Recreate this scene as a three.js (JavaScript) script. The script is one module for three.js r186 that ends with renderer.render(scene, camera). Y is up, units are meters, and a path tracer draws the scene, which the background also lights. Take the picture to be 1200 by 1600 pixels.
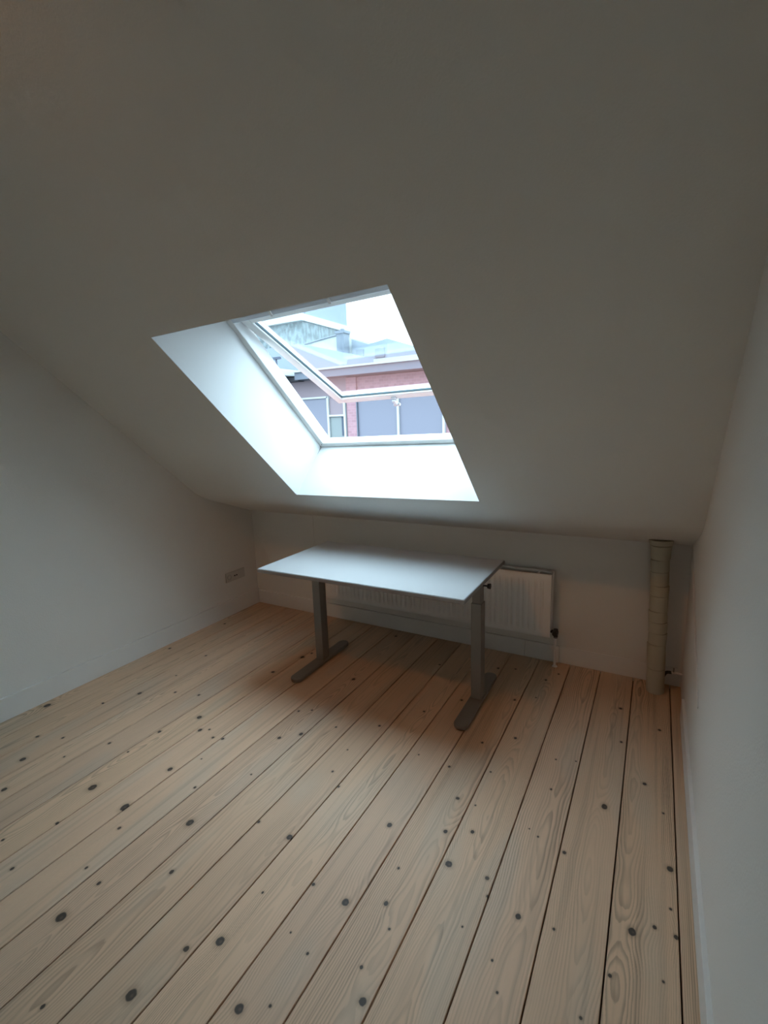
import * as THREE from 'three';
import { mergeGeometries, toCreasedNormals } from 'three/addons/utils/BufferGeometryUtils.js';
import { RoundedBoxGeometry } from 'three/addons/geometries/RoundedBoxGeometry.js';
import { createNoise2D } from 'simplex-noise';

// ---------------------------------------------------------------- camera, sky, exposure
const scene = new THREE.Scene();
const camera = new THREE.PerspectiveCamera(2 * Math.atan(800 / 748.49) * 180 / Math.PI, 1200 / 1600, 0.03, 400);
camera.position.set(3.135, 1.59, 3.108);
camera.rotation.set(-10.391 * Math.PI / 180, 29.749 * Math.PI / 180, -1.912 * Math.PI / 180, 'YXZ');
scene.add(camera);
{ // overcast sky: the standard overcast distribution, three times brighter overhead than at the horizon
  const w = 8, h = 64, d = new Float32Array(w * h * 4);
  for (let j = 0; j < h; j++) for (let i = 0; i < w; i++) {
    const e = Math.max(0, Math.sin(((j + 0.5) / h - 0.5) * Math.PI)), k = (1 + 2 * e) / 3;
    d.set([0.65 * k, 0.855 * k, 1.0 * k, 1], 4 * (j * w + i));
  }
  const sky = new THREE.DataTexture(d, w, h, THREE.RGBAFormat, THREE.FloatType);
  sky.mapping = THREE.EquirectangularReflectionMapping; sky.magFilter = THREE.LinearFilter; sky.needsUpdate = true;
  scene.background = sky;
  scene.backgroundIntensity = 2;
}
const renderer = new THREE.WebGLRenderer({ antialias: true });
renderer.toneMapping = THREE.LinearToneMapping;
renderer.toneMappingExposure = 6.5;
renderer.shadowMap.enabled = true;

// ---------------------------------------------------------------- helpers
function rng(seed) { let a = seed >>> 0; return () => { a = (a + 0x6D2B79F5) >>> 0; let t = a; t = Math.imul(t ^ (t >>> 15), t | 1); t ^= t + Math.imul(t ^ (t >>> 7), t | 61); return ((t ^ (t >>> 14)) >>> 0) / 4294967296; }; }
const noise = createNoise2D(rng(11));
const V3 = (x, y, z) => new THREE.Vector3(x, y, z);
const taken = {};
function numbered(n) { taken[n] = (taken[n] ?? -1) + 1; return taken[n] ? n + '_' + String(taken[n]).padStart(3, '0') : n; }
function mesh(name, geo, mat, parent) {
  const list = (Array.isArray(geo) ? geo : [geo]).map((g) => { const h = g.index ? g.toNonIndexed() : g; for (const k of Object.keys(h.attributes)) if (!['position', 'normal', 'uv'].includes(k)) h.deleteAttribute(k); return h; });
  const m = new THREE.Mesh(list.length > 1 ? mergeGeometries(list) : list[0], mat);
  m.name = parent === scene ? numbered(name) : name;
  m.castShadow = m.receiveShadow = true;
  parent.add(m);
  return m;
}
function group(name, pos = [0, 0, 0], turn = 0, parent = scene) { const g = new THREE.Group(); g.name = numbered(name); g.position.set(...pos); g.rotation.y = turn; parent.add(g); return g; }
function tag(o, label, category, grp) { o.userData.label = label; o.userData.category = category; if (grp) o.userData.group = grp; return o; }
function structure(o, label, category) { o.userData.kind = 'structure'; if (label) o.userData.label = label; if (category) o.userData.category = category; return o; }
// box between two corners, uv in metres
function box(x0, x1, y0, y1, z0, z1) {
  const g = new THREE.BoxGeometry(x1 - x0, y1 - y0, z1 - z0);
  g.translate((x0 + x1) / 2, (y0 + y1) / 2, (z0 + z1) / 2);
  return metreUV(g);
}
function rbox(x0, x1, y0, y1, z0, z1, r = 0.004, seg = 2) {
  const g = new RoundedBoxGeometry(x1 - x0, y1 - y0, z1 - z0, seg, r);
  g.translate((x0 + x1) / 2, (y0 + y1) / 2, (z0 + z1) / 2);
  return metreUV(g);
}
function metreUV(g) {
  const p = g.attributes.position, n = g.attributes.normal, uv = new Float32Array(p.count * 2);
  for (let i = 0; i < p.count; i++) {
    const ax = Math.abs(n.getX(i)), ay = Math.abs(n.getY(i)), az = Math.abs(n.getZ(i));
    if (ay >= ax && ay >= az) { uv[2 * i] = p.getX(i); uv[2 * i + 1] = p.getZ(i); }
    else if (ax >= az) { uv[2 * i] = p.getZ(i); uv[2 * i + 1] = p.getY(i); }
    else { uv[2 * i] = p.getX(i); uv[2 * i + 1] = p.getY(i); }
  }
  g.setAttribute('uv', new THREE.BufferAttribute(uv, 2));
  return g;
}
// prism: polygon of [z, y] points run along x from x0 to x1
function prismX(pts, x0, x1, crease = 0) {
  const s = new THREE.Shape(pts.map(([z, y]) => new THREE.Vector2(z, y)));
  let g = new THREE.ExtrudeGeometry(s, { depth: x1 - x0, bevelEnabled: false });
  g.applyMatrix4(new THREE.Matrix4().set(0, 0, 1, x0, 0, 1, 0, 0, 1, 0, 0, 0, 0, 0, 0, 1));   // (a,b,c) -> (c, b, a): mirrored
  g = g.index ? g.toNonIndexed() : g;
  flip(g);
  g.computeVertexNormals();
  if (crease) g = toCreasedNormals(g, crease);
  return metreUV(g);
}
function flip(g) {
  for (const k of Object.keys(g.attributes)) {
    const a = g.attributes[k], s = a.itemSize, d = a.array;
    for (let i = 0; i < a.count; i += 3) for (let j = 0; j < s; j++) { const t = d[(i + 1) * s + j]; d[(i + 1) * s + j] = d[(i + 2) * s + j]; d[(i + 2) * s + j] = t; }
  }
}
function tube(points, r, seg = 24, rad = 10) { return new THREE.TubeGeometry(new THREE.CatmullRomCurve3(points.map((p) => V3(...p))), seg, r, rad, false); }
function cyl(r0, r1, h, x, y, z, seg = 20, axis = 'y') {
  const g = new THREE.CylinderGeometry(r1, r0, h, seg);
  if (axis === 'x') g.rotateZ(Math.PI / 2);
  if (axis === 'z') g.rotateX(Math.PI / 2);
  g.translate(x, y, z);
  return g;
}
function dataTex(w, h, fn, srgb, rx = 1, ry = 1) {
  const d = new Uint8Array(w * h * 4);
  for (let j = 0; j < h; j++) for (let i = 0; i < w; i++) { const c = fn(i, j), o = 4 * (j * w + i); d[o] = c[0]; d[o + 1] = c[1]; d[o + 2] = c[2]; d[o + 3] = 255; }
  const t = new THREE.DataTexture(d, w, h);
  t.magFilter = THREE.LinearFilter; t.minFilter = THREE.LinearMipmapLinearFilter; t.generateMipmaps = true;
  t.wrapS = t.wrapT = THREE.RepeatWrapping; t.repeat.set(rx, ry);
  if (srgb) t.colorSpace = THREE.SRGBColorSpace;
  t.needsUpdate = true;
  return t;
}
const cl = (x, a = 0, b = 1) => Math.min(b, Math.max(a, x));
const sm = (a, b, x) => { const t = cl((x - a) / (b - a)); return t * t * (3 - 2 * t); };
const lin = (r, g, b) => new THREE.Color().setRGB(r, g, b);

// ---------------------------------------------------------------- materials
// tileable roller-paint relief, 0.5 m a side
const paintBump = (() => {
  const N = 512, a = new Float32Array(N * N), r = rng(5);
  for (let k = 0; k < N * N; k++) a[k] = r();
  const blur = (s, n) => { let c = s; for (let q = 0; q < n; q++) { const d = new Float32Array(N * N); for (let j = 0; j < N; j++) for (let i = 0; i < N; i++) { let t = 0; for (let y = -1; y <= 1; y++) for (let x = -1; x <= 1; x++) t += c[((j + y + N) % N) * N + (i + x + N) % N]; d[j * N + i] = t / 9; } c = d; } return c; };
  const f = blur(a, 1), m = blur(a, 6);
  return dataTex(N, N, (i, j) => { const v = cl(128 + (f[j * N + i] - 0.5) * 190 + (m[j * N + i] - 0.5) * 500, 0, 255); return [v, v, v]; }, false, 2, 2);
})();
const paint = (r, g, b, bump = 0.0005) => new THREE.MeshStandardMaterial({ color: lin(r, g, b), roughness: 0.85, bumpMap: paintBump, bumpScale: bump });
const M = {
  wall: paint(0.80, 0.77, 0.715),
  ceiling: paint(0.80, 0.77, 0.715, 0.0004),
  lining: new THREE.MeshStandardMaterial({ color: lin(0.65, 0.645, 0.63), roughness: 0.6 }),  // white toned below the frame so the sky-lit shaft clips less
  trim: new THREE.MeshStandardMaterial({ color: lin(0.80, 0.78, 0.74), roughness: 0.45 }),
  windowWhite: new THREE.MeshStandardMaterial({ color: lin(0.74, 0.74, 0.73), roughness: 0.3 }),
  windowGrey: new THREE.MeshStandardMaterial({ color: lin(0.60, 0.64, 0.68), roughness: 0.4 }),
  gasket: new THREE.MeshStandardMaterial({ color: lin(0.03, 0.06, 0.07), roughness: 0.6 }),
  cladding: new THREE.MeshStandardMaterial({ color: lin(0.26, 0.19, 0.20), roughness: 0.5 }),
  glass: new THREE.MeshPhysicalMaterial({ color: lin(0.96, 0.99, 1.0), roughness: 0.0, metalness: 0, transmission: 1, thickness: 0, ior: 1.5 }),
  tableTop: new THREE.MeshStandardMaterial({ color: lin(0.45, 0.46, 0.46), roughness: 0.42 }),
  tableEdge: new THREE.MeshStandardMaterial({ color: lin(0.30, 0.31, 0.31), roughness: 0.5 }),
  steel: new THREE.MeshStandardMaterial({ color: lin(0.24, 0.225, 0.21), roughness: 0.45, metalness: 0.3 }),
  black: new THREE.MeshStandardMaterial({ color: lin(0.02, 0.02, 0.02), roughness: 0.5 }),
  radiator: new THREE.MeshStandardMaterial({ color: lin(0.88, 0.87, 0.84), roughness: 0.4 }),
  pipeWhite: new THREE.MeshStandardMaterial({ color: lin(0.78, 0.77, 0.74), roughness: 0.4 }),
  wrap: new THREE.MeshStandardMaterial({ color: lin(0.50, 0.46, 0.35), roughness: 0.75 }),
  plate: new THREE.MeshStandardMaterial({ color: lin(0.60, 0.57, 0.52), roughness: 0.4 }),
  plateDark: new THREE.MeshStandardMaterial({ color: lin(0.40, 0.37, 0.33), roughness: 0.45 }),
  subfloor: new THREE.MeshStandardMaterial({ color: lin(0.06, 0.042, 0.03), roughness: 0.95 }),
};

// ---------------------------------------------------------------- room dimensions
const WR = 3.342, ZB = 4.5;                                   // right wall, wall behind the photographer
const H0 = 0.863, YS = 1.0609, ZS = 0.5398, ANG = 42.495 * Math.PI / 180;
const SA = Math.sin(ANG), CA = Math.cos(ANG);
const YF = 3.35;                                              // flat top of the room
const SF = (YF - YS) / SA, ZF = ZS + SF * CA;

// ---------------------------------------------------------------- floor: one board after the other
const floor = structure(group('floor'), 'wide sanded pine floorboards with dark knots');
mesh('subfloor', box(-0.2, WR + 0.2, -0.12, -0.024, -0.2, ZB + 0.2), M.subfloor, floor);
const gaps = [-0.012, 0.169, 0.340, 0.524, 0.695, 0.877, 1.057, 1.237, 1.424, 1.614, 1.795, 1.978, 2.162, 2.347, 2.535, 2.729, 2.909, 3.094, 3.287, WR];
const knots = [[0.981,1.514,18],[1.081,1.592,14],[1.123,1.565,8],[1.195,1.604,10],[1.250,1.588,11],[1.512,1.447,13],[1.594,1.371,13],[1.450,1.214,8],[1.513,1.172,7],[0.981,2.109,22],[1.199,1.866,15],[1.226,2.111,20],[0.740,1.885,10],[0.895,1.882,7],[0.893,1.702,12],[0.467,1.974,9],[0.466,2.162,18],[0.328,2.032,10],[0.623,2.307,15],[0.636,2.054,7],[1.575,1.712,6],[1.405,1.891,8],[1.276,1.746,5],[1.551,2.035,19],[1.313,2.189,9],[1.052,2.296,8],[0.945,2.445,8],[1.129,2.491,9],[1.377,2.357,7],[1.482,2.371,9],[1.490,2.503,22],[1.678,2.218,10],[1.803,1.900,9],[1.965,1.899,15],[1.950,2.370,12],[2.027,2.304,18],[1.914,2.529,20],[2.215,2.405,17],[2.287,2.359,6],[1.716,2.666,8],[2.033,2.120,5],[2.172,2.013,8],[2.295,2.202,6],[2.208,2.178,4],[1.726,1.239,7],[1.929,1.124,9],[2.088,0.899,8],[1.883,1.363,5],[1.905,1.522,7],[1.985,1.588,7],[2.214,1.235,5],[2.288,1.666,13],[2.308,2.014,16],[2.377,1.245,8],[2.481,1.409,11],[2.499,1.591,11],[2.564,1.718,17],[2.594,1.544,10],[2.432,1.953,10],[2.409,1.818,6],[2.482,2.021,6],[2.704,1.707,10],[2.727,1.770,8],[2.598,0.901,10],[2.460,1.010,8],[2.834,1.790,12],[2.685,1.905,4],[2.461,2.156,7],[2.510,2.228,14],[2.561,1.411,5],[2.798,1.956,5],[3.047,0.390,12],[3.069,0.697,8],[3.234,0.509,10],[3.035,1.174,15],[3.177,0.958,11],[2.926,1.475,9],[2.943,1.777,6],[3.266,1.373,14],[3.159,1.672,15],[3.220,1.624,8],[3.278,1.627,9],[3.247,1.103,6],[3.265,1.535,6],[3.109,1.836,7],[3.243,1.782,5],[3.049,1.982,6],[2.835,2.030,5],[2.825,1.449,5],[2.787,1.427,4],[2.807,0.971,5],[2.892,0.942,5],[2.823,1.175,6],[2.559,1.191,6],[1.010,0.943,15],[1.542,0.783,14],[1.491,0.113,12],[1.959,0.372,9],[2.236,0.701,10],[1.057,0.691,19],[1.079,0.617,10],[2.320,0.250,10],[2.423,0.212,8],[2.623,0.264,9],[2.680,0.157,8],[2.508,0.564,9],[2.611,0.486,6],[0.050,1.849,22],[0.066,1.020,12],[0.436,1.511,16],[0.629,1.402,10],[0.789,1.357,10],[0.409,0.980,9],[0.091,0.515,11],[0.332,1.680,9],[0.457,1.264,7]];
function boardTexture(x0, x1, seed) {
  const r = rng(seed * 977 + 13), W = 128, Hh = 2048, L = 2.8, w = x1 - x0;
  const mine = knots.filter(([kx, kz]) => kx > x0 - 0.02 && kx < x1 + 0.02).map(([kx, kz, kr]) => ({ x: kx - x0, z: kz, r: kr * 0.00078, a: r() * 6.3, e: 1.0 + r() * 0.35, s: r() < 0.75 ? 1 : -1, g: r() }));
  const cx = w * (0.15 + 0.7 * r()) + (r() < 0.3 ? 0.12 : 0), h0 = 0.012 + 0.05 * r(), tilt = (r() - 0.5) * 0.035, ring = 0.0050 + 0.0040 * r();
  const strength = 0.45 + 0.6 * r(), tone = 0.88 + 0.17 * r(), warm = (r() - 0.5) * 0.06, o = seed * 31.7;
  return dataTex(W, Hh, (i, j) => {
    const x = (i + 0.5) / W * w, z = (j + 0.5) / Hh * L;
    let wx = x, F0 = 0, k = 0, halo = 0, bright = 0;
    for (const n of mine) {
      const dx = x - n.x, dz = z - n.z;
      if (Math.abs(dz) > 0.4) continue;
      const R = n.r + 0.012, g = Math.exp(-(dx * dx) / (R * R * 3.2) - (dz * dz) / (R * R * 14));
      F0 += n.s * g * (n.r * 1.15);
      wx += dx * 0.12 * g;
      const jag = 1 + 0.07 * noise(n.a + Math.atan2(dz, dx) * 0.8, n.x * 50);
      const d = Math.hypot(dx, dz / n.e) / (n.r * jag);
      k = Math.max(k, 1 - sm(0.78, 1.08, d));
      halo = Math.max(halo, (1 - sm(0.9, 2.3, d)) * 0.55);
      if (n.r > 0.011) bright = Math.max(bright, 1 - sm(0.1, 0.5, Math.hypot(dx - n.r * 0.2, dz) / n.r));
    }
    const slow = noise(z * 0.9 + o, o) * 0.014 + noise(z * 2.7 + o, 3 + o) * 0.005;
    const h = h0 + tilt * (z - 1.2) + slow;
    const dx = wx - cx + noise(z * 1.3 + o, 7.7) * 0.010;
    let F = Math.sign(h) * Math.sqrt(dx * dx + h * h) * 1.0 + F0 + noise(wx * 22 + o, z * 3.2) * 0.0016 + noise(wx * 60, z * 9 + o) * 0.0006;
    const t = ((F / ring) % 1 + 1) % 1;
    let late = sm(0.30, 0.86, t) * (1 - sm(0.90, 1.0, t));
    const spread = 0.5 + 0.5 * noise(wx * 9 + o, z * 0.8 + 9);
    const fib = noise(wx * 700 + o, z * 14) * 0.5 + noise(wx * 260, z * 5 + o) * 0.5;
    const blotch = noise(x * 5 + o, z * 1.6) * 0.6 + noise(x * 16 + o, z * 5) * 0.4;
    const grey = sm(0.1, 0.8, noise(x * 4 + o * 2, z * 1.1 + 4));
    const streak = sm(0.15, 0.75, noise(wx * 34 + o, z * 0.55 + 2)) * 0.16;
    const dark = strength * (0.12 + 0.34 * spread * spread) * late + streak * (0.5 + 0.5 * spread);
    let v = tone * (1 - dark) * (1 + 0.035 * fib + 0.035 * blotch);
    let cr = 0.735 * v, cg = (0.505 - 0.02 * warm) * v, cb = (0.335 - 0.3 * warm) * v;
    cr = cr * (1 - 0.07 * grey); cb = cb * (1 + 0.06 * grey);
    const hl = 1 - halo * 0.38;
    cr *= hl; cg *= hl * (1 - 0.03 * halo); cb *= hl * (1 - 0.06 * halo);
    const kr = 0.062 + 0.05 * bright, kg = 0.046 + 0.034 * bright, kb = 0.034 + 0.02 * bright;
    cr += (kr - cr) * k; cg += (kg - cg) * k; cb += (kb - cb) * k;
    const S = (c) => 255 * (c <= 0.0031308 ? 12.92 * c : 1.055 * Math.pow(c, 1 / 2.4) - 0.055);
    return [cl(S(cr), 0, 255), cl(S(cg), 0, 255), cl(S(cb), 0, 255)];
  }, true);
}
for (let b = 0; b + 1 < gaps.length; b++) {
  const x0 = gaps[b] + (b ? 0.0024 : 0), x1 = gaps[b + 1] - (b + 2 < gaps.length ? 0.0024 : 0), w = x1 - x0, c = 0.0016, z0 = 0.0, z1 = ZB;
  const s = new THREE.Shape([[x0, -0.024], [x1, -0.024], [x1, -c], [x1 - c, 0], [x0 + c, 0], [x0, -c]].map(([a, d]) => new THREE.Vector2(a, d)));
  const g = new THREE.ExtrudeGeometry(s, { depth: z1 - z0, bevelEnabled: false });
  g.translate(0, 0, z0);
  const p = g.attributes.position, uv = g.attributes.uv;
  for (let i = 0; i < p.count; i++) uv.setXY(i, cl((p.getX(i) - x0) / w, 0.01, 0.99), p.getZ(i) / 2.8);
  const t = boardTexture(x0, x1, b + 1);
  t.wrapT = THREE.MirroredRepeatWrapping; t.wrapS = THREE.ClampToEdgeWrapping;
  mesh('floorboard', g, new THREE.MeshStandardMaterial({ map: t, roughness: 0.62 }), floor);
}

// ---------------------------------------------------------------- walls
const T = 0.18;
const ridge = () => [[-T, -0.12], [ZB + T, -0.12], [ZB + T, YF + 0.4], [2.95, YF + 0.4], [-T, 0.875]];
const wallLeft = structure(group('wall_left'), 'white painted wall on the left under the slope');
mesh('wall_surface', prismX(ridge(), -0.015 - T, -0.015), M.wall, wallLeft);
const wallRight = structure(group('wall_right'), 'white painted wall along the right edge');
mesh('wall_surface', prismX(ridge(), WR, WR + T), M.wall, wallRight);
{ // a raised seam of plaster running down the right wall from the corner
  const pts = []; for (let i = 0; i <= 10; i++) { const t = i / 10; pts.push([WR + 0.004 - 0.006 * Math.sin(Math.PI * t), 0.873 - 0.44 * t, 0.03 + 0.96 * t]); }
  mesh('plaster_seam', tube(pts, 0.0075, 30, 8), M.wall, wallRight);
}
const wallKnee = structure(group('wall_back'), 'low white knee wall behind the desk');
mesh('wall_panel', box(-0.015, 0.674, -0.12, H0 + 0.02, -T, 0), M.wall, wallKnee);
mesh('wall_panel', box(0.6765, WR, -0.12, H0 + 0.02, -T, 0), M.wall, wallKnee);
mesh('backing', box(0.66, 0.69, -0.12, H0 + 0.01, -T + 0.01, -0.006), M.wall, wallKnee);
const wallBehind = structure(mesh('wall_front', box(-0.2, WR + 0.2, -0.12, YF + 0.3, ZB, ZB + T), M.wall, scene), 'white wall behind the photographer');

// ceiling: eave strip, rounded bend, slope with the skylight opening, flat top
const ceiling = structure(group('ceiling'), 'sloping white plaster ceiling with a skylight shaft');
{
  const a2 = Math.atan2(YS - H0, ZS), d = 0.13, e = 0.085;
  const p0 = [ZS - d * Math.cos(a2), YS - d * Math.sin(a2)], p2 = [ZS + e * CA, YS + e * SA];
  const low = [[-T, H0 - T * Math.tan(a2)], p0];
  for (let i = 1; i <= 14; i++) { const t = i / 14, u = 1 - t; low.push([u * u * p0[0] + 2 * u * t * ZS + t * t * p2[0], u * u * p0[1] + 2 * u * t * YS + t * t * p2[1]]); }
  const th = 0.36;
  const top = [[p2[0] - th * SA, p2[1] + th * CA], [-T, 0.88]];
  mesh('eave_strip', prismX([...low, ...top], -0.015, WR, 0.5), M.ceiling, ceiling);
}
// slope frame: local (u, v, n): u along the room, v up the slope, n outwards; the skylight hangs 1.5 degrees askew in it
const vDir = V3(0, SA, CA), nDir = V3(0, CA, -SA);
const slopeM = new THREE.Matrix4().makeBasis(V3(1, 0, 0), vDir, nDir.clone()).setPosition(0, YS, ZS);
const KS = 0.0255, OX = 1.047, OV = 0.122;
const winM = new THREE.Matrix4().makeBasis(V3(1, 0, 0).addScaledVector(vDir, KS), vDir, nDir).setPosition(OX, YS + OV * SA, ZS + OV * CA);
const UW = 1.275;
function slab(u0, u1, v0, v1, hole, n0, n1) {
  const s = new THREE.Shape([[u0, v0], [u1, v0], [u1, v1], [u0, v1]].map((q) => new THREE.Vector2(...q)));
  if (hole) s.holes.push(new THREE.Path(hole.map((q) => new THREE.Vector2(...q))));
  const g = new THREE.ExtrudeGeometry(s, { depth: n1 - n0, bevelEnabled: false });
  g.translate(0, 0, n0);
  const uv = g.attributes.uv, p = g.attributes.position; for (let i = 0; i < p.count; i++) uv.setXY(i, p.getX(i), p.getY(i));
  g.applyMatrix4(slopeM);
  const f = g.index ? g.toNonIndexed() : g;
  flip(f);                                                   // that basis is left-handed
  return f;
}
const holeAt = (a, b, c, d) => [[a, c], [b, c], [b, d], [a, d]].map(([u, v]) => [OX + u, OV + v + KS * u]);
mesh('slope', slab(-0.015, WR, 0.08, SF + 0.1, holeAt(-0.002, UW + 0.002, -0.004, 1.304), 0, 0.02), M.ceiling, ceiling);
mesh('slope_core', slab(-0.015, WR, 0.08, SF + 0.1, holeAt(-0.008, UW + 0.008, -0.040, 1.312), 0.02, 0.36), M.ceiling, ceiling);
mesh('flat_top', box(-0.015, WR, YF, YF + 0.2, ZF - 0.02, ZB), M.ceiling, ceiling);
const roof = structure(mesh('roof', slab(-0.5, WR + 0.5, -2.3, SF + 0.6, holeAt(-0.03, UW + 0.03, -0.06, 1.10), 0.362, 0.44), new THREE.MeshStandardMaterial({ color: lin(0.22, 0.075, 0.055), roughness: 0.85 }), scene), 'tiled roof outside around the skylight');
structure(mesh('roof_top', box(-0.5, WR + 0.5, YF + 0.45, YF + 0.6, ZF - 0.3, ZB + 0.4), M.cladding, scene), 'roof over the flat part of the attic');

// ---------------------------------------------------------------- baseboards
const bl = structure(group('baseboard_left'), 'white baseboard along the left wall');
mesh('board', prismX([[0.0, 0], [ZB, 0], [ZB, 0.133], [0, 0.133]], -0.015, 0.0), M.trim, bl);
const br = structure(group('baseboard_right'), 'white baseboard along the right wall');
mesh('board', rbox(WR - 0.014, WR + 0.004, 0, 0.115, 0.35, ZB, 0.002), M.trim, br);
const bb = structure(group('baseboard_back'), 'white baseboard under the radiator');
mesh('board', rbox(0, 2.432, 0, 0.118, -0.006, 0.012, 0.002), M.trim, bb);
mesh('board', rbox(2.4345, 2.655, 0, 0.118, -0.006, 0.012, 0.002), M.trim, bb);
mesh('board', rbox(2.656, WR - 0.02, 0, 0.116, -0.012, 0.003, 0.001), M.trim, bb);

// ---------------------------------------------------------------- skylight
const win = structure(group('window_1'), 'open white skylight with deep white lining in the slope');
function wmesh(name, geo, mat, parent) { const l = (Array.isArray(geo) ? geo : [geo]).map((g) => { const h = g.index ? g.toNonIndexed() : g; h.applyMatrix4(winM); flip(h); return h; }); return mesh(name, l, mat, parent); }
const NW = 0.428, FV0 = -0.02, FV1 = 1.075;
const hexa = (a) => { // eight corners: inner face ring (4) then outer ring (4)
  const f = [[0, 1, 2, 3], [7, 6, 5, 4], [0, 4, 5, 1], [1, 5, 6, 2], [2, 6, 7, 3], [3, 7, 4, 0]], pos = [];
  for (const q of f) for (const i of [0, 2, 1, 0, 3, 2]) pos.push(...a[q[i]]);
  const g = new THREE.BufferGeometry(); g.setAttribute('position', new THREE.Float32BufferAttribute(pos, 3)); g.computeVertexNormals(); return metreUV(g);
};
const tl = 0.016;
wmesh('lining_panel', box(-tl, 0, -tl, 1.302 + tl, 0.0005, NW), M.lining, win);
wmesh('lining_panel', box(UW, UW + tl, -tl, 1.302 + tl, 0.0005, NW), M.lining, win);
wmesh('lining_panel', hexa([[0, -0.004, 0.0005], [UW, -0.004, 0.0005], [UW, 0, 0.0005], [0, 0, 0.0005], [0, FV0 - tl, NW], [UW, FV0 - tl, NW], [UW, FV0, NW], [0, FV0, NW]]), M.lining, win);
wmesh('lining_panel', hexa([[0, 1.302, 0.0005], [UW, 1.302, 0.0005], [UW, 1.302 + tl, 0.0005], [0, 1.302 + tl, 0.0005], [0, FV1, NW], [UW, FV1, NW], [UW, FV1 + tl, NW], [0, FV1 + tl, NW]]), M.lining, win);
// fixed frame
wmesh('frame_bar', rbox(-0.03, 0.036, FV0 - 0.03, FV1 + 0.03, NW, NW + 0.085, 0.004), M.windowWhite, win);
wmesh('frame_bar', rbox(UW - 0.036, UW + 0.03, FV0 - 0.03, FV1 + 0.03, NW, NW + 0.085, 0.004), M.windowWhite, win);
wmesh('frame_bar', rbox(0.036, UW - 0.036, FV0 - 0.03, FV0 + 0.036, NW, NW + 0.052, 0.004), M.windowWhite, win);
wmesh('frame_bar', rbox(0.036, UW - 0.036, FV1 - 0.03, FV1 + 0.03, NW + 0.005, NW + 0.085, 0.004), M.windowWhite, win);
// grey ventilation bar under the top of the frame, with two clips
const vent = wmesh('ventilation_bar', rbox(0.045, UW - 0.045, 1.036, 1.075, NW - 0.012, NW + 0.012, 0.005), M.windowGrey, win);
for (const u of [0.33, 0.70]) wmesh('clip', rbox(u - 0.008, u + 0.008, 1.032, 1.078, NW - 0.017, NW - 0.008, 0.002), M.windowWhite, vent);
wmesh('screw', cyl(0.004, 0.004, 0.003, 0.018, 0.004, NW - 0.001, 10, 'z'), M.steel, win);
// top-hung sash, swung out at the bottom; local sash axes: a along u, b down from the hinge, c outwards
const hingeV = 1.035, hingeN = 0.462, tip = Math.atan2(0.775 - 0.462, 1.035 - 0.045), SL = 1.035;
const sashM = new THREE.Matrix4().makeBasis(V3(1, 0, 0), V3(0, -Math.cos(tip), Math.sin(tip)), V3(0, Math.sin(tip), Math.cos(tip))).setPosition(0, hingeV, hingeN);
function smesh(name, geo, mat, parent) { return wmesh(name, (Array.isArray(geo) ? geo : [geo]).map((g) => { const h = g.index ? g.toNonIndexed() : g; h.applyMatrix4(sashM); flip(h); return h; }), mat, parent); }
const A0 = 0.043, A1 = UW - 0.043, BW = 0.062, TH = 0.05;
const sash = smesh('sash', [rbox(A0, A0 + BW, 0, SL, 0, TH, 0.005), rbox(A1 - BW, A1, 0, SL, 0, TH, 0.005), rbox(A0 + BW, A1 - BW, SL - BW, SL, 0, TH, 0.005), rbox(A0 + BW, A1 - BW, 0, BW, 0, TH, 0.005)], M.windowWhite, win);
smesh('glass_pane', box(A0 + BW - 0.006, A1 - BW + 0.006, BW - 0.006, SL - BW + 0.006, TH * 0.5, TH * 0.5 + 0.004), M.glass, sash);
const gk = 0.005, ga0 = A0 + BW, ga1 = A1 - BW, gb0 = BW, gb1 = SL - BW;
smesh('gasket', [box(ga0, ga0 + gk, gb0, gb1, 0.012, TH * 0.5 - 0.001), box(ga1 - gk, ga1, gb0, gb1, 0.012, TH * 0.5 - 0.001), box(ga0, ga1, gb1 - gk, gb1, 0.012, TH * 0.5 - 0.001), box(ga0, ga1, gb0, gb0 + gk, 0.012, TH * 0.5 - 0.001)], M.gasket, sash);
smesh('cladding', [box(A0 - 0.012, A0 + 0.03, -0.01, SL + 0.012, TH + 0.0005, TH + 0.03), box(A1 - 0.03, A1 + 0.012, -0.01, SL + 0.012, TH + 0.0005, TH + 0.03), box(A0 + 0.03, A1 - 0.03, SL - 0.03, SL + 0.012, TH + 0.0005, TH + 0.03)], M.cladding, sash);
smesh('handle', [rbox(0.50, 0.54, SL - 0.035, SL - 0.012, -0.012, 0.0, 0.003), rbox(0.505, 0.525, SL - 0.025, SL + 0.045, -0.03, -0.012, 0.004), rbox(0.49, 0.54, SL + 0.03, SL + 0.05, -0.03, -0.012, 0.004)], M.windowGrey, sash);

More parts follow.
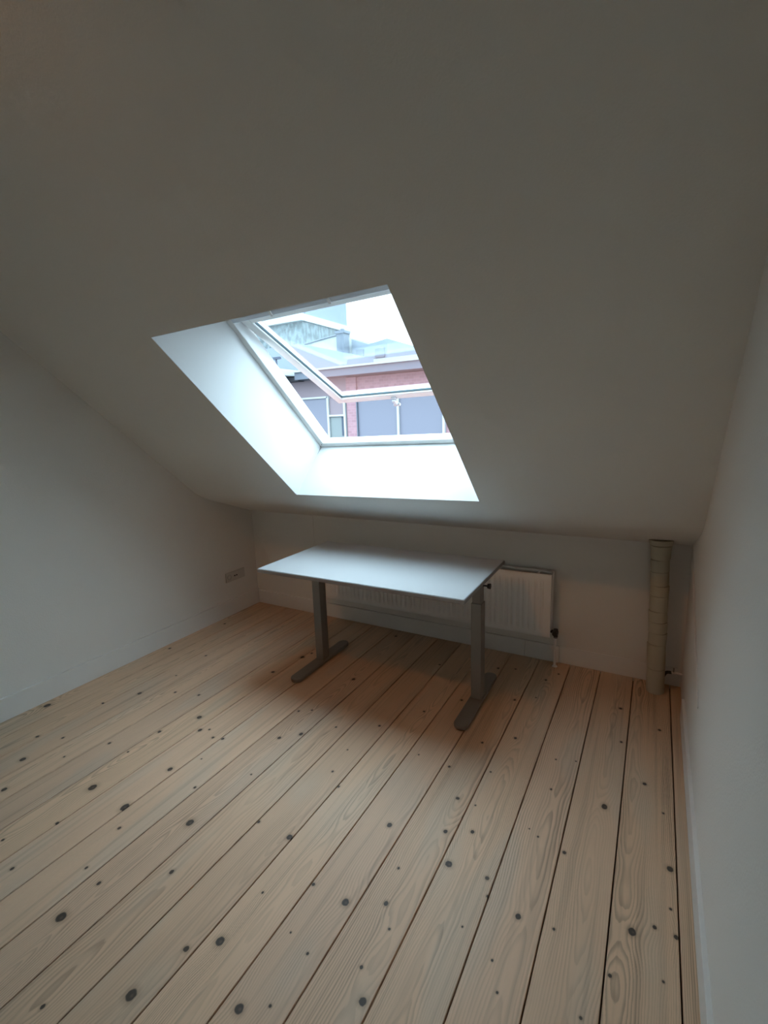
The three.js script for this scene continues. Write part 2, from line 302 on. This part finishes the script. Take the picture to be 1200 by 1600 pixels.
// ---------------------------------------------------------------- desk
const desk = tag(group('desk', [1.72, 0, 0.69], 0.014), 'white height-adjustable desk with grey T-shaped legs under the skylight', 'desk');
{
  const hw = 0.656, hd = 0.368, y1 = 0.755, ox = 0;
  const top = mesh('tabletop', rbox(-hw + 0.003, hw - 0.003, y1 - 0.003, y1, -hd + 0.003, hd - 0.003, 0.0012), M.tableTop, desk);
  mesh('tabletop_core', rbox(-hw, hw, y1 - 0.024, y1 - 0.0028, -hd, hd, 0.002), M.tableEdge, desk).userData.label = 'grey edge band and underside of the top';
  for (const lx of [-0.495, 0.60]) {
    mesh('foot', (() => { // flat bar with rounded ends and a bevelled top
      const w = 0.035, l = 0.30, s = new THREE.Shape();
      s.moveTo(-w, -l + w); s.absarc(0, -l + w, w, Math.PI, 2 * Math.PI); s.lineTo(w, l - w); s.absarc(0, l - w, w, 0, Math.PI); s.closePath();
      const g = new THREE.ExtrudeGeometry(s, { depth: 0.014, bevelEnabled: true, bevelThickness: 0.004, bevelSize: 0.004, bevelSegments: 2, curveSegments: 10 });
      g.rotateX(Math.PI / 2); g.translate(lx, 0.026, -0.005); return g;
    })(), M.steel, desk);
    for (const gz of [-0.27, 0.26]) mesh('foot_glide', cyl(0.018, 0.018, 0.009, lx, 0.0045, gz, 14), M.black, desk);
    mesh('leg', rbox(lx - 0.030, lx + 0.030, 0.028, 0.60, -0.055, 0.015, 0.004), M.steel, desk);
    mesh('inner_leg', rbox(lx - 0.025, lx + 0.025, 0.58, 0.70, -0.049, 0.009, 0.003), M.steel, desk);
    mesh('support_arm', rbox(lx - 0.022, lx + 0.022, 0.70, 0.7305, -0.29, 0.27, 0.003), M.steel, desk);
    const kb = mesh('clamp_knob', [cyl(0.005, 0.005, 0.03, lx + 0.04, 0.70, -0.02, 10, 'x'), cyl(0.016, 0.013, 0.016, lx + 0.062, 0.70, -0.02, 14, 'x')], M.black, desk);
    kb.userData.label = 'black height clamp knob';
  }
  mesh('crossbar', rbox(-0.473, 0.578, 0.695, 0.7305, -0.045, 0.005, 0.003), M.steel, desk);
}

// ---------------------------------------------------------------- radiator
const rad = tag(group('radiator', [1.727, 0, 0.065]), 'long white ribbed panel radiator on the knee wall behind the desk', 'radiator');
{
  const X = 0.882, y0 = 0.203, y1 = 0.622, zf = 0.035, nr = 47, px = 2 * X / nr, sub = 8;
  const nx = nr * sub, ny = 26, pos = [], idx = [];
  for (let j = 0; j <= ny; j++) for (let i = 0; i <= nx; i++) {
    const x = -X + 2 * X * i / nx, y = y0 + (y1 - y0) * j / ny, ph = (i % sub) / sub;
    const edge = sm(0.02, 0.05, y - y0 - 0.015) * sm(0.02, 0.05, y1 - y - 0.015) * sm(0.0, 0.02, X - 0.02 - Math.abs(x));
    const gr = sm(0.22, 0.42, ph) * (1 - sm(0.58, 0.78, ph));
    const rim = Math.min(1, Math.min(y - y0, y1 - y) / 0.006 + 0.0) ;
    pos.push(x, y, zf - 0.009 * gr * edge - 0.006 * (1 - rim));
  }
  for (let j = 0; j < ny; j++) for (let i = 0; i < nx; i++) { const a = j * (nx + 1) + i, b = a + nx + 1; idx.push(a, a + 1, b, a + 1, b + 1, b); }
  const g = new THREE.BufferGeometry(); g.setAttribute('position', new THREE.Float32BufferAttribute(pos, 3)); g.setIndex(idx); g.computeVertexNormals(); metreUV(g);
  mesh('front_panel', [g, box(-X, X, y0, y1, zf - 0.018, zf - 0.0155), box(-X, -X + 0.003, y0, y1, zf - 0.018, zf - 0.004), box(X - 0.003, X, y0, y1, zf - 0.018, zf - 0.004), box(-X, X, y1 - 0.003, y1, zf - 0.018, zf - 0.004), box(-X, X, y0, y0 + 0.003, zf - 0.018, zf - 0.004)], M.radiator, rad);
  mesh('back_panel', rbox(-X, X, y0, y1, -0.04, -0.028, 0.003), M.radiator, rad);
  const fins = []; for (let i = 0; i < 60; i++) { const x = -X + 0.03 + i * (2 * X - 0.06) / 59; fins.push(box(x - 0.0008, x + 0.0008, y0 + 0.03, y1 - 0.03, -0.028, zf - 0.018)); }
  const f = mesh('convector_fins', fins, M.radiator, rad); f.userData.kind = 'stuff';
  mesh('top_cover', [rbox(-X - 0.002, X + 0.002, y1 + 0.001, y1 + 0.010, -0.043, -0.012, 0.002), ...[-0.8, -0.4, 0, 0.4, 0.8].map((x) => box(x - 0.006, x + 0.006, y1 + 0.001, y1 + 0.006, -0.012, zf - 0.01))], M.radiator, rad);
  for (const x of [-X - 0.001, X + 0.001]) mesh('side_cover', rbox(x - 0.002, x + 0.002, y0 + 0.02, y1 + 0.004, -0.040, 0.008, 0.001), M.radiator, rad);
  for (const x of [-0.6, 0.6]) mesh('wall_bracket', rbox(x - 0.015, x + 0.015, y0 + 0.03, y1 - 0.03, -0.0645, -0.04, 0.002), M.radiator, rad);
  const vx = 0.912, vz = 0.0;
  const valve = mesh('valve', [cyl(0.011, 0.011, 0.036, X + 0.016, 0.238, vz, 14, 'x'), cyl(0.014, 0.014, 0.05, vx, 0.232, vz, 14), cyl(0.019, 0.016, 0.026, vx, 0.238, vz + 0.026, 14, 'z'), new THREE.SphereGeometry(0.017, 14, 10).translate(vx, 0.24, vz)], M.black, rad);
  valve.userData.label = 'black radiator valve';
  mesh('nut', cyl(0.013, 0.013, 0.012, vx, 0.203, vz, 6), M.steel, valve);
  mesh('supply_pipe', tube([[vx, 0.205, vz], [vx, 0.12, vz], [vx, 0.06, vz], [vx, -0.02, vz]], 0.0075, 12, 12), M.pipeWhite, rad).userData.label = 'white pipe down into the floor';
  mesh('pipe_rosette', cyl(0.017, 0.013, 0.006, vx, 0.003, vz, 18), M.pipeWhite, rad);
}

// ---------------------------------------------------------------- wrapped standpipe in the right corner
const duct = tag(group('insulated_pipe', [3.21, 0, 0.112]), 'upright pipe wrapped in beige insulation by the right corner', 'pipe');
{
  const top = [-0.022, 0.885, 0], n = 9, R = 0.047, at = (t) => [top[0] * t, top[1] * t, 0];
  const lean = Math.atan2(-top[0], top[1]);
  const ys = [0, 0.15, 0.30, 0.37, 0.435, 0.50, 0.59, 0.65, 0.73, 0.80, 0.88];
  for (let i = 0; i + 1 < ys.length; i++) {
    const h = ys[i + 1] - ys[i], r = R * (1 + 0.012 * Math.sin(i * 2.3)), fl = i === ys.length - 2 ? 1.14 : 1;
    const prof = [[0.001, 0], [r - 0.003, 0], [r, 0.003], [r * (1 + (fl - 1) * 0.3), h * 0.5], [r * fl, h - 0.003], [r * fl - 0.003, h - 0.0006], [0.001, h - 0.0006]].map((q) => new THREE.Vector2(...q));
    const g = new THREE.LatheGeometry(prof, 28);
    g.rotateZ(0.05 * Math.sin(i * 1.7 + 1) * (i && i < 9 ? 1 : 0));
    g.translate(0, ys[i], 0); g.rotateZ(lean);
    mesh('insulation_section', g, M.wrap, duct);
  }
  mesh('core_pipe', cyl(0.040, 0.040, 0.87, 0, 0.436, 0, 24).rotateZ(lean), M.plateDark, duct);
  mesh('ceiling_collar', cyl(0.056, 0.062, 0.03, 0, 0.897, 0, 28).rotateZ(lean), M.wrap, duct);
}
const stub = tag(group('pipe_stub', [WR - 0.014, 0.11, 0.06]), 'short capped pipe stub low in the right corner behind the insulated pipe', 'pipe');
mesh('stub_tube', tube([[0.03, 0, 0.0], [-0.02, 0.0, 0], [-0.045, 0.0, 0]], 0.007, 12, 10), M.pipeWhite, stub);
mesh('lever', rbox(-0.034, -0.026, -0.002, 0.03, -0.004, 0.004, 0.002), M.steel, stub);
mesh('black_hose', tube([[-0.04, 0, 0], [-0.065, -0.005, 0.0], [-0.08, -0.035, 0.0], [-0.085, -0.11, 0.0]], 0.009, 20, 10), M.black, stub).userData.label = 'black hose bending down to the floor';

// ---------------------------------------------------------------- wall socket
const so = tag(group('wall_socket', [-0.015, 0.334, 0.262]), 'horizontal triple wall socket plate on the left wall near the corner', 'socket');
{
  mesh('cover_plate', rbox(0, 0.008, -0.0415, 0.0415, -0.108, 0.108, 0.003), M.plate, so);
  const disc = (z) => new THREE.LatheGeometry([[0.0, 0.0], [0.017, 0.0], [0.019, 0.006], [0.021, 0.007], [0.021, 0.0]].map((q) => new THREE.Vector2(...q)), 24).rotateZ(-Math.PI / 2).translate(0.004, 0, z);
  const s1 = mesh('socket_insert', disc(0.071), M.plateDark, so);
  for (const pz of [0.0615, 0.0805]) mesh('pin_hole', cyl(0.0028, 0.0028, 0.003, 0.0055, 0, pz, 10, 'x'), M.black, s1);
  const s2 = mesh('data_insert', rbox(0.006, 0.0095, -0.02, 0.02, -0.026, 0.026, 0.001), M.plate, so);
  mesh('data_port', box(0.007, 0.0102, -0.006, 0.006, 0.004, 0.019), M.black, s2);
  mesh('data_port', box(0.007, 0.0102, -0.006, 0.006, -0.019, -0.004), M.black, s2);
  mesh('blank_insert', rbox(0.006, 0.0095, -0.026, 0.026, -0.097, -0.045, 0.001), M.plate, so);
}

// ---------------------------------------------------------------- recessed spot in the slope, just above the top left of the view: it throws the sharp warm shadow under the desk
const lamp = tag(group('ceiling_spot', [1.56, 3.124, 2.791]), 'small round warm spot set into the slope above the skylight', 'lamp');
{
  lamp.rotation.x = ANG;                                   // its own y axis now points out through the slope
  const lathe = (pts) => new THREE.LatheGeometry(pts.map((q) => new THREE.Vector2(...q)), 28);
  mesh('trim_ring', lathe([[0.034, -0.001], [0.036, -0.008], [0.048, -0.006], [0.052, 0.0], [0.034, 0.0]]), M.windowWhite, lamp);
  mesh('lens', lathe([[0.0, -0.012], [0.018, -0.010], [0.030, -0.004], [0.034, -0.001], [0.0, -0.001]]), new THREE.MeshStandardMaterial({ color: lin(0.9, 0.8, 0.6), emissive: lin(1, 0.5, 0.18), emissiveIntensity: 0.5 }), lamp);
  const l = new THREE.SpotLight(lin(1, 0.40, 0.11), 0.68, 0, 42 * Math.PI / 180, 0.9, 2);   // swivelled towards the desk
  l.position.set(0, -0.034, 0); lamp.updateMatrixWorld(); l.target.position.copy(lamp.worldToLocal(V3(1.85, 0.3, 0.6))); l.target.name = 'spot_target'; lamp.add(l.target); l.castShadow = true; l.shadow.radius = 1; l.name = 'spot_light';
  lamp.add(l);
}

// ---------------------------------------------------------------- the street outside
const brick = new THREE.MeshStandardMaterial({ roughness: 0.9, color: lin(1, 1, 1), map: dataTex(128, 128, (i, j) => { const row = Math.floor(j / 8), off = (row % 2) * 8, jo = j % 8 === 0 || (i + off) % 16 === 0, v = 0.97 + 0.06 * noise(Math.floor((i + off) / 16) * 3.1, row * 1.7); return jo ? [142, 116, 122] : [140 * v, 108 * v, 114 * v]; }, true, 0.83, 0.83) });
const E = {
  brick,
  panel: new THREE.MeshStandardMaterial({ color: lin(0.115, 0.118, 0.15), roughness: 0.6 }),
  mauve: new THREE.MeshStandardMaterial({ color: lin(0.16, 0.125, 0.14), roughness: 0.7 }),
  white: new THREE.MeshStandardMaterial({ color: lin(0.30, 0.32, 0.325), roughness: 0.6 }),
  gable: new THREE.MeshStandardMaterial({ color: lin(0.27, 0.29, 0.285), roughness: 0.8 }),
  fascia: new THREE.MeshStandardMaterial({ color: lin(0.075, 0.09, 0.115), roughness: 0.6 }),
  dark: new THREE.MeshStandardMaterial({ color: lin(0.02, 0.02, 0.025), roughness: 0.8 }),
  curtain: new THREE.MeshStandardMaterial({ color: lin(0.12, 0.14, 0.14), roughness: 0.3 }),
  stone: new THREE.MeshStandardMaterial({ roughness: 0.95, map: dataTex(256, 256, (i, j) => { const v = 150 + 38 * noise(i * 0.06, j * 0.03) + 22 * noise(i * 0.2, j * 0.2 + 9); return [v * 0.60, v * 0.66, v * 0.67]; }, true, 0.2, 0.2) }),
  render: new THREE.MeshStandardMaterial({ color: lin(0.14, 0.165, 0.195), roughness: 0.9 }),
  blue: new THREE.MeshStandardMaterial({ color: lin(0.035, 0.045, 0.07), roughness: 0.7 }),
};
structure(mesh('ground', box(-60, 60, -7.2, -7.0, -80, 20), new THREE.MeshStandardMaterial({ color: lin(0.09, 0.09, 0.09), roughness: 0.95 }), scene), 'street far below outside', undefined);
const zf = -8.5;
const bh = tag(group('brick_house', [-3, -7, zf]), 'pink brick house with grey window panels seen under the open sash', 'house');
{
  const B = (n, x0, x1, y0, y1, z0, z1, m, p = bh) => mesh(n, box(x0 + 3, x1 + 3, y0 + 7, y1 + 7, z0, z1), m, p);
  B('wall', -12, 8, -7, 2.9, -5, 0, E.brick);
  B('recess', -10, -4.56, -1.0, 2.92, -0.01, 0.02, E.mauve);
  B('eave_fascia', -6.05, 8, 2.92, 3.12, -5, 0.45, E.fascia);
  B('gutter', -6.05, 8, 3.12, 3.17, -5, 0.5, E.gable);
  B('eave_shadow', -12, -6.05, 2.9, 3.02, -5, 0.3, E.dark);  // near-black strip painted in for the shade under the eave
  B('window_panel', -7.6, -5.24, 0.6, 2.38, 0.02, 0.06, E.panel);
  B('window_panel', -4.19, -2.95, 0.6, 2.36, 0.005, 0.05, E.panel);
  B('window_panel', -2.89, -1.65, 0.6, 2.36, 0.005, 0.05, E.panel);
  B('window_panel', -0.1, 1.2, 0.6, 2.36, 0.005, 0.05, E.panel);
  const w = B('small_window', -5.16, -4.66, 0.9, 1.84, 0.02, 0.05, E.curtain);
  B('window_panel', -5.16, -4.66, 1.90, 2.36, 0.02, 0.05, E.mauve);
  B('frame_bar', -4.76, -4.70, 1.3, 1.84, 0.05, 0.06, E.blue, w);
  for (const [x, y0, y1] of [[-5.2, 0.6, 2.42], [-4.63, 0.6, 2.42], [-4.21, 0.6, 2.4], [-2.92, 0.6, 2.4], [-1.62, 0.6, 2.4]]) B('mullion', x - (x === -4.21 ? 0.015 : 0.032), x + (x === -4.21 ? 0.015 : 0.032), y0, y1, 0.0, 0.1, x === -4.21 ? E.fascia : E.white);
  B('transom', -7.6, -5.2, 2.38, 2.43, 0.0, 0.1, E.white);
  B('transom', -5.17, -4.66, 1.85, 1.9, 0.0, 0.1, E.white);
  B('pier', -4.56, -4.23, -1, 2.9, 0.0, 0.06, E.brick);
  B('balcony_slab', -12, -6.2, 3.05, 3.22, -4, 0.9, E.white);
  for (let i = 0; i < 16; i++) B('baluster', -8.2 + i * 0.115, -8.16 + i * 0.115, 3.22, 3.5, 0.7, 0.74, E.blue);
  B('handrail', -12, -6.3, 3.5, 3.56, 0.68, 0.76, E.blue);
  B('penthouse', -12, -6.6, 3.2, 4.1, -5, -0.6, E.render);
}
const wh = tag(group('white_gable_house', [-9, -7, -14]), 'white gable wall with a chimney beyond the brick house', 'house');
{
  const s = new THREE.Shape([[-8, 0], [0.55, 0], [0.55, 12.24], [-1.0, 12.07], [-8, 11.2]].map((q) => new THREE.Vector2(...q)));
  mesh('gable_wall', metreUV(new THREE.ExtrudeGeometry(s, { depth: 5, bevelEnabled: false }).translate(0, 0, -5)), E.gable, wh);
  mesh('roof_edge', tube([[-8, 11.22, 0.02], [-1, 12.09, 0.02], [0.7, 12.28, 0.02]], 0.035, 12, 6), E.fascia, wh);
  mesh('chimney', [box(0.44, 0.8, 11, 12.3, -0.3, 0.1), box(0.40, 0.85, 12.28, 12.38, -0.34, 0.14)], E.fascia, wh);
  mesh('chimney_pot', cyl(0.1, 0.09, 0.1, 0.62, 12.42, -0.1, 12), E.fascia, wh);
}
const lh = tag(group('low_blue_house', [-7.4, -7, -14.45]), 'pale blue-grey house back right of the chimney', 'house');
{
  const s = new THREE.Shape([[-0.78, 0], [0.9, 0], [0.9, 11.95], [0.05, 11.82], [-0.78, 12.1]].map((q) => new THREE.Vector2(...q)));
  mesh('wall', metreUV(new THREE.ExtrudeGeometry(s, { depth: 3, bevelEnabled: false }).translate(0, 0, -3)), E.render, lh);
  mesh('window', box(0.35, 0.8, 11.25, 11.6, 0, 0.05), E.fascia, lh);
  mesh('window', box(-0.55, -0.2, 11.2, 11.65, 0, 0.05), E.fascia, lh);
  mesh('terrace_wall', box(-0.72, 5, 0, 11.15, 0.02, 0.4), E.gable, lh);
}
const tw = tag(group('stone_tower', [-17.6, -7, -20.5]), 'grey stone tower block at the upper left of the skylight view', 'building');
{
  mesh('wall', box(-4, 2.2, 0, 14.7, -5, 0), E.stone, tw);
  mesh('parapet', box(-4.1, 2.3, 14.7, 15.1, -5, 0.25), E.white, tw);
  mesh('upper_storey', box(-4, 2.0, 15.1, 17, -5, -0.5), E.render, tw);
  for (let i = 0; i < 4; i++) mesh('window', box(-3 + i * 1.3, -2.2 + i * 1.3, 15.4, 16.4, -0.5, -0.45), E.blue, tw);
}

renderer.render(scene, camera);
